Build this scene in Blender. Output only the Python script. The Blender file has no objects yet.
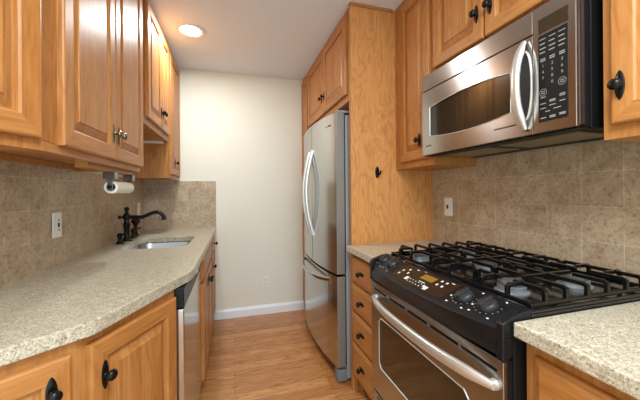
import bpy, bmesh, math, random
from math import sin, cos, pi, radians
from mathutils import Vector, Matrix

C = bpy.context.scene.collection
random.seed(7)

# ------------------------------------------------------------------ camera
cam_d = bpy.data.cameras.new('camera')
cam = bpy.data.objects.new('camera', cam_d)
C.objects.link(cam)
cam_d.sensor_width = 36.0
cam_d.lens = 296.16 * 36.0 / 640.0
cam_d.shift_y = -(200 - 192.34) / 640.0
cam_d.clip_start = 0.02
cam.matrix_world = (Matrix.Translation((0, 0, 1.248)) @ Matrix.Rotation(-0.2857, 4, 'Z')
                    @ Matrix.Rotation(pi / 2, 4, 'X') @ Matrix.Rotation(-0.0078, 4, 'Z'))
bpy.context.scene.camera = cam

# ------------------------------------------------------------------ world and light
world = bpy.data.worlds.new('world')
bpy.context.scene.world = world
world.use_nodes = True
bg = world.node_tree.nodes['Background']
bg.inputs[0].default_value = (0.72, 0.91, 1.0, 1)
bg.inputs[1].default_value = 1.5
CAN_POWER = 8.5

vs = bpy.context.scene.view_settings
vs.view_transform = 'Standard'
vs.look = 'None'
vs.gamma = 1.0
vs.use_curve_mapping = False
vs.exposure = 0.74


def can_lamp(x, y, z, power):
    d = bpy.data.lights.new('can_lamp', 'AREA')
    d.shape = 'DISK'
    d.size = 0.12
    d.energy = power
    d.color = (0.92, 0.98, 1.0)
    o = bpy.data.objects.new('can_lamp', d)
    o.location = (x, y, z)
    C.objects.link(o)
    return o


can_lamp(-0.29, 2.35, 2.438, CAN_POWER)

# unseen area light added as soft overhead fill at the galley's near end
ad = bpy.data.lights.new('overhead_fill', 'AREA')
ad.shape = 'RECTANGLE'
ad.size, ad.size_y = 0.9, 0.9
ad.energy = 36.0
ad.color = (0.86, 0.95, 1.0)
ao = bpy.data.objects.new('overhead_fill', ad)
ao.location = (0.2, -0.25, 2.43)
C.objects.link(ao)


# ------------------------------------------------------------------ materials
def srgb(r, g, b):
    def f(c):
        c /= 255.0
        return c / 12.92 if c <= 0.04045 else ((c + 0.055) / 1.055) ** 2.4
    return (f(r), f(g), f(b), 1)


class NT:
    def __init__(self, name):
        self.m = bpy.data.materials.new(name)
        self.m.use_nodes = True
        self.t = self.m.node_tree
        self.b = self.t.nodes['Principled BSDF']

    def n(self, typ, **kw):
        nd = self.t.nodes.new(typ)
        for k, v in kw.items():
            if k.startswith('i_'):
                nd.inputs[k[2:].replace('_', ' ')].default_value = v
            else:
                setattr(nd, k, v)
        return nd

    def l(self, a, b):
        self.t.links.new(a, b)

    def ramp(self, fac, stops):
        r = self.n('ShaderNodeValToRGB')
        el = r.color_ramp.elements
        while len(el) < len(stops):
            el.new(0.5)
        for e, (p, c) in zip(el, stops):
            e.position = p
            e.color = c
        self.l(fac, r.inputs[0])
        return r.outputs[0]

    def mix(self, fac, a, b, mode='MIX'):
        m = self.n('ShaderNodeMix', data_type='RGBA', blend_type=mode)
        for s, v in ((0, fac), (6, a), (7, b)):
            if hasattr(v, 'is_linked') or hasattr(v, 'links'):
                self.l(v, m.inputs[s])
            else:
                m.inputs[s].default_value = v
        return m.outputs[2]

    def bump(self, h, strength, dist=0.002):
        b = self.n('ShaderNodeBump')
        b.inputs['Strength'].default_value = strength
        b.inputs['Distance'].default_value = dist
        self.l(h, b.inputs['Height'])
        self.l(b.outputs[0], self.b.inputs['Normal'])

    def coord(self, scale=(1, 1, 1), loc=(0, 0, 0), rnd=False):
        tc = self.n('ShaderNodeTexCoord')
        src = tc.outputs['Object']
        if rnd:
            oi = self.n('ShaderNodeObjectInfo')
            vm = self.n('ShaderNodeVectorMath', operation='SCALE')
            vm.inputs[0].default_value = (7.3, 5.1, 9.7)
            self.l(oi.outputs['Random'], vm.inputs['Scale'])
            va = self.n('ShaderNodeVectorMath', operation='ADD')
            self.l(src, va.inputs[0])
            self.l(vm.outputs[0], va.inputs[1])
            src = va.outputs[0]
        mp = self.n('ShaderNodeMapping')
        mp.inputs['Scale'].default_value = scale
        mp.inputs['Location'].default_value = loc
        self.l(src, mp.inputs[0])
        return mp.outputs[0]


def plain(name, col, rough=0.5, metal=0.0, coat=0.0, spec=0.5):
    k = NT(name)
    k.b.inputs['Base Color'].default_value = col
    k.b.inputs['Roughness'].default_value = rough
    k.b.inputs['Metallic'].default_value = metal
    k.b.inputs['Coat Weight'].default_value = coat
    k.b.inputs['Specular IOR Level'].default_value = spec
    return k.m


def oak(name, axis='z', light=(194, 136, 78), mid=(170, 108, 51), dark=(114, 64, 26), figure=0.5, rough=0.42, cath_scale=6.0):
    k = NT(name)
    st = {'z': (1, 1, 0.06), 'x': (0.06, 1, 1), 'y': (1, 0.06, 1)}[axis]
    v = k.coord(st, rnd=True)
    fine = k.n('ShaderNodeTexNoise', i_Scale=110.0, i_Detail=4.0, i_Roughness=0.65)
    k.l(v, fine.inputs['Vector'])
    broad = k.n('ShaderNodeTexNoise', i_Scale=14.0, i_Detail=2.0)
    k.l(v, broad.inputs['Vector'])
    st2 = {'z': (1, 1, 0.22), 'x': (0.22, 1, 1), 'y': (1, 0.22, 1)}[axis]
    v2 = k.coord(st2, rnd=True)
    cath = k.n('ShaderNodeTexNoise', i_Scale=cath_scale, i_Detail=3.0, i_Distortion=0.4)
    k.l(v2, cath.inputs['Vector'])
    mul = k.n('ShaderNodeMath', operation='MULTIPLY')
    mul.inputs[1].default_value = 22.0
    k.l(cath.outputs[0], mul.inputs[0])
    fr = k.n('ShaderNodeMath', operation='PINGPONG')
    fr.inputs[1].default_value = 1.0
    k.l(mul.outputs[0], fr.inputs[0])
    base = k.ramp(fine.outputs[0], [(0.3, srgb(*dark)), (0.48, srgb(*mid)), (0.68, srgb(*light))])
    c2 = k.ramp(broad.outputs[0], [(0.3, srgb(*mid)), (0.7, srgb(*light))])
    c = k.mix(0.55, base, c2)
    lines = k.ramp(fr.outputs[0], [(0.0, srgb(*dark)), (0.35, srgb(*mid)), (1.0, srgb(*light))])
    c = k.mix(figure, c, lines)
    k.l(c, k.b.inputs['Base Color'])
    k.b.inputs['Roughness'].default_value = rough
    k.b.inputs['Specular IOR Level'].default_value = 0.35
    k.b.inputs['Coat Weight'].default_value = 0.04
    k.b.inputs['Coat Roughness'].default_value = 0.3
    k.bump(fine.outputs[0], 0.06, 0.001)
    return k.m


def steel(name, col, rough, axis='z', aniso=0.0):
    k = NT(name)
    st = {'z': (60, 60, 0.6), 'x': (0.6, 60, 60), 'y': (60, 0.6, 60)}[axis]
    v = k.coord(st)
    n = k.n('ShaderNodeTexNoise', i_Scale=8.0, i_Detail=3.0)
    k.l(v, n.inputs['Vector'])
    c = k.ramp(n.outputs[0], [(0.3, tuple(x * 0.94 for x in col[:3]) + (1,)), (0.7, col)])
    k.l(c, k.b.inputs['Base Color'])
    k.b.inputs['Metallic'].default_value = 1.0
    k.b.inputs['Roughness'].default_value = rough
    k.b.inputs['Anisotropic'].default_value = aniso
    if aniso:
        t = k.n('ShaderNodeCombineXYZ')
        for i in range(3):
            t.inputs[i].default_value = (0, 0, 1)[i]
        k.l(t.outputs[0], k.b.inputs['Tangent'])
    k.bump(n.outputs[0], 0.03, 0.0006)
    return k.m


def granite():
    k = NT('speckled_granite')
    v = k.coord()
    a = k.n('ShaderNodeTexVoronoi', i_Scale=340.0)
    b = k.n('ShaderNodeTexVoronoi', i_Scale=190.0)
    d = k.n('ShaderNodeTexNoise', i_Scale=35.0, i_Detail=3.0)
    for q in (a, b, d):
        k.l(v, q.inputs['Vector'])
    sa = k.n('ShaderNodeSeparateColor')
    k.l(a.outputs['Color'], sa.inputs[0])
    sb = k.n('ShaderNodeSeparateColor')
    k.l(b.outputs['Color'], sb.inputs[0])
    c = k.ramp(sa.outputs[0], [(0.0, srgb(78, 64, 50)), (0.12, srgb(146, 130, 108)), (0.25, srgb(190, 179, 158)),
                               (0.70, srgb(208, 200, 182)), (0.95, srgb(240, 237, 228))])
    c2 = k.ramp(sb.outputs[1], [(0.0, srgb(120, 104, 84)), (0.09, srgb(184, 172, 150)), (0.8, srgb(212, 204, 186)),
                                (0.95, srgb(236, 232, 222))])
    c = k.mix(0.45, c, c2)
    w = k.ramp(d.outputs[0], [(0.35, srgb(198, 189, 170)), (0.65, srgb(228, 220, 203))])
    c = k.mix(0.6, c, w, 'MULTIPLY')
    k.l(c, k.b.inputs['Base Color'])
    k.b.inputs['Roughness'].default_value = 0.28
    return k.m


def tile(name, ua, va, u0, v0):
    k = NT(name)
    tc = k.n('ShaderNodeTexCoord')
    sp = k.n('ShaderNodeSeparateXYZ')
    k.l(tc.outputs['Object'], sp.inputs[0])
    cb = k.n('ShaderNodeCombineXYZ')
    k.l(sp.outputs[ua], cb.inputs[0])
    k.l(sp.outputs[va], cb.inputs[1])
    mp = k.n('ShaderNodeMapping')
    mp.inputs['Location'].default_value = (-u0, -v0, 0)
    k.l(cb.outputs[0], mp.inputs[0])
    br = k.n('ShaderNodeTexBrick', offset=0.0, squash=1.0)
    br.inputs['Scale'].default_value = 1.0
    br.inputs['Mortar Size'].default_value = 0.0016
    br.inputs['Mortar Smooth'].default_value = 0.3
    br.inputs['Brick Width'].default_value = 0.1335
    br.inputs['Row Height'].default_value = 0.1335
    br.inputs['Color1'].default_value = srgb(212, 195, 172)
    br.inputs['Color2'].default_value = srgb(199, 181, 157)
    br.inputs['Mortar'].default_value = srgb(226, 217, 199)
    k.l(mp.outputs[0], br.inputs['Vector'])
    n1 = k.n('ShaderNodeTexNoise', i_Scale=16.0, i_Detail=6.0, i_Roughness=0.65)
    n2 = k.n('ShaderNodeTexNoise', i_Scale=75.0, i_Detail=3.0, i_Roughness=0.75)
    k.l(tc.outputs['Object'], n1.inputs['Vector'])
    k.l(tc.outputs['Object'], n2.inputs['Vector'])
    m1 = k.ramp(n1.outputs[0], [(0.3, srgb(205, 190, 172)), (0.7, srgb(255, 250, 244))])
    m2 = k.ramp(n2.outputs[0], [(0.30, srgb(150, 134, 116)), (0.48, srgb(240, 234, 226)), (0.8, (1, 1, 1, 1))])
    c = k.mix(0.8, br.outputs['Color'], m1, 'MULTIPLY')
    c = k.mix(0.75, c, m2, 'MULTIPLY')
    k.l(c, k.b.inputs['Base Color'])
    k.b.inputs['Roughness'].default_value = 0.42
    inv = k.n('ShaderNodeMath', operation='SUBTRACT')
    inv.inputs[0].default_value = 1.0
    k.l(br.outputs['Fac'], inv.inputs[1])
    ad = k.n('ShaderNodeMath', operation='MULTIPLY_ADD')
    ad.inputs[1].default_value = 0.35
    k.l(n2.outputs[0], ad.inputs[0])
    k.l(inv.outputs[0], ad.inputs[2])
    k.bump(ad.outputs[0], 0.35, 0.002)
    return k.m


def floor_mat():
    k = NT('oak_strip_floor')
    tc = k.n('ShaderNodeTexCoord')
    br = k.n('ShaderNodeTexBrick', offset=0.37, squash=1.0)
    br.inputs['Scale'].default_value = 1.0
    br.inputs['Brick Width'].default_value = 0.95
    br.inputs['Row Height'].default_value = 0.083
    br.inputs['Mortar Size'].default_value = 0.0013
    br.inputs['Color1'].default_value = srgb(212, 154, 96)
    br.inputs['Color2'].default_value = srgb(184, 120, 66)
    br.inputs['Mortar'].default_value = srgb(130, 80, 44)
    k.l(tc.outputs['Object'], br.inputs['Vector'])
    v = k.coord((0.08, 1, 1))
    f = k.n('ShaderNodeTexNoise', i_Scale=110.0, i_Detail=4.0, i_Roughness=0.65)
    k.l(v, f.inputs['Vector'])
    v2 = k.coord((0.11, 1, 1))
    g = k.n('ShaderNodeTexNoise', i_Scale=13.0, i_Detail=2.0, i_Distortion=0.25)
    k.l(v2, g.inputs['Vector'])
    mul = k.n('ShaderNodeMath', operation='MULTIPLY')
    mul.inputs[1].default_value = 16.0
    k.l(g.outputs[0], mul.inputs[0])
    pp = k.n('ShaderNodeMath', operation='PINGPONG')
    pp.inputs[1].default_value = 1.0
    k.l(mul.outputs[0], pp.inputs[0])
    m1 = k.ramp(f.outputs[0], [(0.3, srgb(188, 160, 135)), (0.6, (1, 1, 1, 1))])
    m2 = k.ramp(pp.outputs[0], [(0.0, srgb(200, 172, 148)), (0.5, (1, 1, 1, 1))])
    c = k.mix(0.8, br.outputs['Color'], m1, 'MULTIPLY')
    c = k.mix(0.5, c, m2, 'MULTIPLY')
    k.l(c, k.b.inputs['Base Color'])
    k.b.inputs['Roughness'].default_value = 0.32
    k.b.inputs['Coat Weight'].default_value = 0.15
    return k.m


def paint(name, col, rough=0.6):
    k = NT(name)
    v = k.coord()
    n = k.n('ShaderNodeTexNoise', i_Scale=180.0, i_Detail=2.0)
    k.l(v, n.inputs['Vector'])
    k.b.inputs['Base Color'].default_value = col
    k.b.inputs['Roughness'].default_value = rough
    k.bump(n.outputs[0], 0.05, 0.0006)
    return k.m


def emit(name, col, s):
    k = NT(name)
    k.b.inputs['Base Color'].default_value = col
    k.b.inputs['Emission Color'].default_value = col
    k.b.inputs['Emission Strength'].default_value = s
    return k.m


OAK = oak('honey_oak', 'z', figure=0.22)
OAKX = oak('honey_oak_rail', 'x', figure=0.15)
OAKP = oak('oak_veneer', 'z', light=(216, 155, 94), mid=(202, 134, 73), dark=(162, 98, 48), figure=0.4, cath_scale=9.0)
STEEL = steel('brushed_steel', (0.47, 0.46, 0.435, 1), 0.22, 'x', 0.85)
STEELV = steel('brushed_steel_door', (0.54, 0.54, 0.52, 1), 0.17, 'z')
STEELDK = steel('dark_steel', (0.26, 0.27, 0.26, 1), 0.25, 'x')
SATIN = plain('satin_metal', (0.78, 0.77, 0.74, 1), 0.42, 0.75)
CREAMMETAL = plain('pale_satin_metal', (0.70, 0.68, 0.63, 1), 0.36, 0.8)
CHROMEDK = plain('dark_chrome', (0.22, 0.21, 0.20, 1), 0.2, 1.0)
SINKST = steel('sink_steel', (0.62, 0.62, 0.61, 1), 0.3, 'x')
GREY = plain('fridge_grey_paint', srgb(150, 152, 155), 0.45)
DOORSIDE = plain('door_side_paint', srgb(132, 124, 116), 0.4, 0.3)
GRILLE = plain('grille_plastic', srgb(118, 120, 123), 0.5)
GREYDK = plain('dark_grey_plastic', srgb(92, 94, 97), 0.5)
BLACK = plain('black_enamel', (0.010, 0.010, 0.011, 1), 0.12, coat=0.4)
BLACKM = plain('black_matte', (0.006, 0.006, 0.006, 1), 0.5, spec=0.25)
CHAR = plain('charcoal_plastic', (0.007, 0.007, 0.008, 1), 0.36, spec=0.3)
IRON = plain('cast_iron', (0.004, 0.004, 0.004, 1), 0.22, spec=0.4)
KNOBPL = plain('knob_plastic', (0.022, 0.022, 0.024, 1), 0.35, spec=0.4)
GLASSBLK = plain('dark_glass', (0.012, 0.012, 0.009, 1), 0.05, spec=0.6)
OVENGL = plain('oven_glass', (0.03, 0.018, 0.010, 1), 0.06, coat=0.4)
CAPGR = plain('burner_cap_grey', (0.16, 0.16, 0.165, 1), 0.3, 0.4)
BURNER = plain('burner_aluminium', (0.42, 0.42, 0.43, 1), 0.42, 0.7)
BRONZE = plain('oil_rubbed_bronze', (0.012, 0.010, 0.009, 1), 0.25, 0.5, spec=0.4)
BRONZEK = plain('bronze_knob', (0.24, 0.20, 0.13, 1), 0.28, 0.9)
OVERLAY = plain('brown_touch_panel', srgb(36, 26, 19), 0.25, spec=0.3)
MARK = plain('white_print', srgb(225, 222, 212), 0.5)
MARKGR = plain('grey_print', srgb(150, 148, 140), 0.5)
MARKDK = plain('dark_print', srgb(40, 38, 36), 0.5)
DISPLAY = emit('amber_display', srgb(120, 88, 22), 0.2)
DISPDK = plain('display_window', srgb(52, 40, 26), 0.12)
WHITEPL = plain('white_plastic', srgb(236, 234, 228), 0.35)
PAPER = paint('paper_towel', srgb(238, 232, 218), 0.9)
CARD = plain('cardboard_core', srgb(70, 52, 40), 0.8)
WALL = paint('cream_wall_paint', srgb(233, 229, 214), 0.65)
CEIL = paint('ceiling_paint', srgb(233, 236, 241), 0.8)
TRIM = paint('white_trim_paint', srgb(240, 241, 243), 0.35)
TRIMRING = plain('white_ring', srgb(228, 226, 220), 0.5)
LENS = emit('lamp_lens', (1.0, 0.99, 0.96, 1), 9.0)
GRANITE = granite()
TILE_L = tile('beige_tile_side', 1, 2, 1.747 - 0.1335 * 20, 0.916)
TILE_B = tile('beige_tile_end', 0, 2, -0.417 - 0.1335 * 20, 0.916)
TILE_R = tile('beige_tile_range', 1, 2, 1.100 - 0.1335 * 20, 0.918)
FLOOR = floor_mat()
MESH = plain('grease_filter', srgb(150, 142, 112), 0.4, 0.8)
TOE = oak('toe_kick_oak', 'x', light=(170, 112, 60), mid=(150, 95, 48), dark=(125, 75, 36), figure=0.1)


# ------------------------------------------------------------------ helpers
def obj(name, bm, mats, parent=None, bevel=0.0, seg=2, smooth=False, loc=None, rot=None):
    me = bpy.data.meshes.new(name)
    bmesh.ops.recalc_face_normals(bm, faces=bm.faces[:])
    bm.to_mesh(me)
    bm.free()
    if not isinstance(mats, (list, tuple)):
        mats = [mats]
    for m in mats:
        me.materials.append(m)
    if smooth:
        for p in me.polygons:
            p.use_smooth = True
    o = bpy.data.objects.new(name, me)
    C.objects.link(o)
    if parent:
        o.parent = parent
    if loc:
        o.location = loc
    if rot:
        o.rotation_euler = rot
    if bevel:
        md = o.modifiers.new('bevel', 'BEVEL')
        md.width = bevel
        md.segments = seg
        md.limit_method = 'ANGLE'
        md.angle_limit = radians(40)
    if smooth:
        md = o.modifiers.new('split', 'EDGE_SPLIT')
        md.split_angle = radians(40)
    return o


def thing(name, label, cat, loc=(0, 0, 0), rotz=0.0, group=None):
    o = bpy.data.objects.new(name, None)
    o.empty_display_size = 0.1
    C.objects.link(o)
    o.location = loc
    o.rotation_euler = (0, 0, rotz)
    tag(o, label, cat, group)
    return o


GROUPS = {'wall_cabinet': 'oak wall cabinets', 'base_cabinet': 'oak base cabinets', 'countertop': 'speckled countertops',
          'wall_outlet': 'white wall outlets', 'tile_backsplash': 'beige tile backsplashes'}


def tag(o, label, cat, group=None):
    o['label'] = label
    o['category'] = cat
    group = group or GROUPS.get(o.name.split('.')[0])
    if group:
        o['group'] = group
    return o


def struct(o):
    o['kind'] = 'structure'
    return o


def B():
    return bmesh.new()


def box(bm, x0, x1, y0, y1, z0, z1, mi=0):
    v = [bm.verts.new((x, y, z)) for z in (z0, z1) for y in (y0, y1) for x in (x0, x1)]
    for f in ((0, 2, 3, 1), (4, 5, 7, 6), (0, 1, 5, 4), (2, 6, 7, 3), (0, 4, 6, 2), (1, 3, 7, 5)):
        fc = bm.faces.new([v[i] for i in f])
        fc.material_index = mi
    return bm


def prism(bm, pts, z0, z1):
    a = [bm.verts.new((x, y, z0)) for x, y in pts]
    b = [bm.verts.new((x, y, z1)) for x, y in pts]
    n = len(pts)
    bm.faces.new(a[::-1])
    bm.faces.new(b)
    for i in range(n):
        bm.faces.new((a[i], a[(i + 1) % n], b[(i + 1) % n], b[i]))
    return bm


def prism_xz(bm, pts, y0, y1):
    a = [bm.verts.new((x, y0, z)) for x, z in pts]
    b = [bm.verts.new((x, y1, z)) for x, z in pts]
    n = len(pts)
    bm.faces.new(a)
    bm.faces.new(b[::-1])
    for i in range(n):
        bm.faces.new((a[i], b[i], b[(i + 1) % n], a[(i + 1) % n]))
    return bm


def lathe(bm, prof, n=24, axis='z', o=(0, 0, 0), cap=True):
    """prof: list of (r, h) revolved about the axis through o"""
    rings = []
    for r, h in prof:
        ring = []
        for i in range(n):
            a = 2 * pi * i / n
            c, s = r * cos(a), r * sin(a)
            p = {'z': (c, s, h), 'y': (c, h, s), 'x': (h, c, s)}[axis]
            ring.append(bm.verts.new((p[0] + o[0], p[1] + o[1], p[2] + o[2])))
        rings.append(ring)
    for a, b in zip(rings, rings[1:]):
        for i in range(n):
            bm.faces.new((a[i], a[(i + 1) % n], b[(i + 1) % n], b[i]))
    if cap and prof[0][0] > 1e-6:
        bm.faces.new(rings[0][::-1])
    if cap and prof[-1][0] > 1e-6:
        bm.faces.new(rings[-1])
    bmesh.ops.remove_doubles(bm, verts=bm.verts[:], dist=1e-6)
    return bm


def sweep(bm, path, radii, n=12, flat=(1.0, 1.0), up=Vector((0, 0, 1))):
    """tube along a path; flat scales the section along its two axes"""
    path = [Vector(p) for p in path]
    if not isinstance(radii, (list, tuple)):
        radii = [radii] * len(path)
    rings = []
    for i, p in enumerate(path):
        t = (path[min(i + 1, len(path) - 1)] - path[max(i - 1, 0)]).normalized()
        s = t.cross(up)
        if s.length < 1e-4:
            s = t.cross(Vector((1, 0, 0)))
        s.normalize()
        u = s.cross(t).normalized()
        ring = []
        for k in range(n):
            a = 2 * pi * k / n
            ring.append(bm.verts.new(p + s * (cos(a) * radii[i] * flat[0]) + u * (sin(a) * radii[i] * flat[1])))
        rings.append(ring)
    for a, b in zip(rings, rings[1:]):
        for k in range(n):
            bm.faces.new((a[k], a[(k + 1) % n], b[(k + 1) % n], b[k]))
    bm.faces.new(rings[0][::-1])
    bm.faces.new(rings[-1])
    return bm


def smooth_path(pts, n=6):
    pts = [Vector(p) for p in pts]
    out = []
    for i in range(len(pts) - 1):
        p0 = pts[max(i - 1, 0)]
        p1, p2 = pts[i], pts[i + 1]
        p3 = pts[min(i + 2, len(pts) - 1)]
        for k in range(n):
            t = k / n
            out.append(0.5 * ((2 * p1) + (p2 - p0) * t + (2 * p0 - 5 * p1 + 4 * p2 - p3) * t * t
                              + (3 * p1 - p0 - 3 * p2 + p3) * t ** 3))
    out.append(pts[-1])
    return out


def loft_rects(bm, w, h, loops, cap_first=True, cap_last=True):
    """nested rectangles in the xz plane: loops of (inset, y); rails take slot 1"""
    rings = []
    for ins, y in loops:
        rings.append([bm.verts.new(p) for p in ((ins, y, ins), (w - ins, y, ins),
                                                (w - ins, y, h - ins), (ins, y, h - ins))])
    for a, b in zip(rings, rings[1:]):
        for i in range(4):
            f = bm.faces.new((a[i], a[(i + 1) % 4], b[(i + 1) % 4], b[i]))
            f.material_index = 1 if i in (0, 2) else 0
    if cap_first:
        bm.faces.new(rings[0])
    if cap_last:
        bm.faces.new(rings[-1])
    return bm


def text_bm(bm, txt, size, x, z, y, align='CENTER'):
    cu = bpy.data.curves.new('t', 'FONT')
    cu.body = txt
    cu.size = size
    cu.align_x = align
    cu.align_y = 'CENTER'
    cu.extrude = 0.0
    ob = bpy.data.objects.new('t', cu)
    C.objects.link(ob)
    bpy.context.view_layer.update()
    me = bpy.data.meshes.new_from_object(ob.evaluated_get(bpy.context.evaluated_depsgraph_get()))
    me.transform(Matrix.Translation((x, y, z)) @ Matrix.Rotation(pi / 2, 4, 'X'))
    bm.from_mesh(me)
    bpy.data.meshes.remove(me)
    bpy.data.objects.remove(ob)
    bpy.data.curves.remove(cu)
    return bm


# ------------------------------------------------------------------ setting
XL, XR, YB, ZC = -0.80, 1.33, 3.096, 2.448
Y0 = -0.9
struct(obj('floor', box(B(), XL - 0.1, XR + 0.1, Y0, YB + 0.1, -0.06, 0.0), FLOOR))
struct(obj('ceiling', box(B(), XL - 0.1, XR + 0.1, Y0, YB + 0.1, ZC, ZC + 0.08), CEIL))
struct(obj('wall_left', box(B(), XL - 0.1, XL, Y0, YB, 0.0, ZC), WALL))
struct(obj('wall_right', box(B(), XR, XR + 0.1, Y0, YB, 0.0, ZC), WALL))
struct(obj('wall_back', box(B(), XL - 0.1, XR + 0.1, YB, YB + 0.1, 0.0, ZC), WALL))
bb = B()
prof = [(0, 0), (-0.014, 0), (-0.014, 0.070), (-0.010, 0.079), (-0.006, 0.084), (-0.004, 0.092), (0, 0.094)]
va = [bb.verts.new((-0.165, YB + y, z)) for y, z in prof]
vb = [bb.verts.new((0.712, YB + y, z)) for y, z in prof]
for i in range(len(prof)):
    j = (i + 1) % len(prof)
    bb.faces.new((va[i], va[j], vb[j], vb[i]))
bb.faces.new(va)
bb.faces.new(vb[::-1])
struct(obj('baseboard_back', bb, TRIM))

tag(obj('tile_backsplash', box(B(), XL + 0.0012, XL + 0.008, 0.545, YB - 0.0095, 0.9145, 1.3715), TILE_L),
    'long beige square-tile backsplash behind the sink and faucet', 'backsplash')
tag(obj('tile_backsplash', box(B(), XL + 0.0012, -0.162, YB - 0.008, YB - 0.0012, 0.9145, 1.366), TILE_B),
    'short beige tile backsplash on the far end wall, at the end of the sink counter', 'backsplash')
tag(obj('tile_backsplash', box(B(), XR - 0.008, XR - 0.0012, -0.40, 1.7375, 0.9145, 1.434), TILE_R),
    'beige tile backsplash behind the gas range, below the microwave', 'backsplash')


# ------------------------------------------------------------------ cabinets
def door_bm(w, h, t=0.02, fw=0.055):
    return loft_rects(B(), w, h, [(0, 0), (0, -t + 0.006), (0.002, -t + 0.002), (0.006, -t),
                                  (fw - 0.003, -t), (fw + 0.002, -t + 0.004), (fw + 0.004, -t + 0.014)],
                      True, False)


def panel_bm(w, h, t=0.02, fw=0.055, bev=0.03):
    f = fw + 0.004
    return loft_rects(B(), w, h, [(f - 0.001, -0.003), (f, -t + 0.014), (f + 0.005, -t + 0.014),
                                  (f + bev, -t + 0.004), (f + bev + 0.0025, -t + 0.0005)], True, True)


def drawer_bm(w, h, t=0.02):
    return loft_rects(B(), w, h, [(0, 0), (0, -t + 0.011), (0.002, -t + 0.008), (0.010, -t + 0.006),
                                  (0.0115, -t + 0.0035), (0.015, -t + 0.001), (0.019, -t)], True, True)


def knob_me(horizontal=False):
    bm = B()
    lathe(bm, [(0.0, -0.033), (0.007, -0.0325), (0.012, -0.030), (0.0150, -0.0255), (0.0155, -0.022),
               (0.013, -0.018), (0.008, -0.0155), (0.0055, -0.013), (0.005, -0.006), (0.0075, -0.003)], 20, 'y')
    n = 24
    ring = []
    for y in (0.0, -0.002, -0.004):
        s = 0.75 if y == -0.004 else 1.0
        r = []
        for i in range(n):
            a = 2 * pi * i / n
            x, z = 0.0115 * cos(a) * s * (1 - 0.25 * abs(sin(a)) ** 3), 0.040 * sin(a) * s
            if horizontal:
                x, z = z * 0.9, x
            r.append(bm.verts.new((x, y, z)))
        ring.append(r)
    for a, b in zip(ring, ring[1:]):
        for i in range(n):
            bm.faces.new((a[i], a[(i + 1) % n], b[(i + 1) % n], b[i]))
    bm.faces.new(ring[0][::-1])
    bm.faces.new(ring[-1])
    return bm


KN = obj('knob', knob_me(), BRONZE, smooth=True)
KNH = obj('knob', knob_me(True), BRONZE, smooth=True)
KNP = obj('knob', knob_me(), BRONZEK, smooth=True)
KPROTO = {'v': KN, 'h': KNH, 'p': KNP}


def knob(parent, x, z, kind='v', t=0.02, lab=None):
    k = KPROTO[kind].copy()
    C.objects.link(k)
    k.parent = parent
    k.location = (x, -t, z)
    k['label'] = 'dark bronze knob on an oval backplate'
    return k


def add_door(root, x0, x1, z0, z1, kn=None, kind='v', fw=0.055, name='door', y=-0.0005):
    """door standing on the face plane; kn = (x, z) of its knob in cabinet coordinates"""
    w, h = x1 - x0, z1 - z0
    d = obj(name, door_bm(w, h, fw=fw), [OAK, OAKX], root, loc=(x0, y, z0))
    obj('raised_panel', panel_bm(w, h, fw=fw, bev=min(0.03, (w - 2 * fw) * 0.25)), [OAK, OAK], d)
    if kn:
        knob(d, kn[0] - x0, kn[1] - z0, kind)
    return d


def add_drawer(root, x0, x1, z0, z1, kn=None, kind='h', y=-0.0005):
    d = obj('drawer', drawer_bm(x1 - x0, z1 - z0), [OAKX, OAKX], root, loc=(x0, y, z0))
    if kn:
        knob(d, kn[0] - x0, kn[1] - z0, kind)
    return d


R90, L90 = -pi / 2, pi / 2     # facing -X (right run), facing +X (left run)


def carcass(root, w, d, h, mat=OAK, name='carcass'):
    return obj(name, box(B(), 0.0005, w - 0.0005, 0, d, 0, h), mat, root, bevel=0.0015)


# ---- left run, upper cabinets (face X = -0.498)
FX = -0.498
DEP = FX - XL - 0.009
# main double door
z0 = 1.368
c = thing('wall_cabinet', 'large two-door oak wall cabinet above the counter, left of the open niche', 'cabinet',
          (FX, 0.987, z0), L90)
H = ZC - z0 - 0.001
bm = B()
W = 0.888
box(bm, 0.0005, W - 0.0005, 0, DEP, 0.028, H)
box(bm, 0.0205, W - 0.0205, DEP - 0.02, DEP, 0.001, 0.0275)
obj('carcass', bm, OAK, c, bevel=0.0015)
bm = B()
box(bm, 0.0005, W - 0.0005, 0, 0.02, 0, 0.0275)
box(bm, 0.0005, 0.02, 0.0205, DEP, 0, 0.0275)
box(bm, W - 0.02, W - 0.0005, 0.0205, DEP, 0, 0.0275)
obj('bottom_rail', bm, OAKX, c, bevel=0.001)
add_door(c, 0.072, 0.474, 1.394 - z0, 2.405 - z0, (0.448, 1.50 - z0), 'p')
add_door(c, 0.480, 0.880, 1.394 - z0, 2.405 - z0, (0.506, 1.50 - z0), 'p')
obj('mounting_board', box(B(), 0.345, 0.866, 0.030, 0.075, -0.018, 0.0275), OAKX, c, bevel=0.001)

# short cabinet above niche
z0 = 1.662
c = thing('wall_cabinet', 'short two-door oak wall cabinet above the open niche', 'cabinet', (FX, 1.8755, z0), L90)
H = ZC - z0 - 0.001
W = 0.748
carcass(c, W, DEP, H)
add_door(c, 0.10, 0.452, 1.706 - z0, 2.405 - z0, (0.430, 1.815 - z0), 'v')
add_door(c, 0.458, 0.735, 1.706 - z0, 2.405 - z0, (0.480, 1.815 - z0), 'v')
o = obj('cleat', box(B(), W - 0.030, W - 0.002, 0.03, DEP - 0.01, -0.018, -0.0005), WALL, c)
o['label'] = 'pale painted cleat under the short cabinet'

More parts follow.
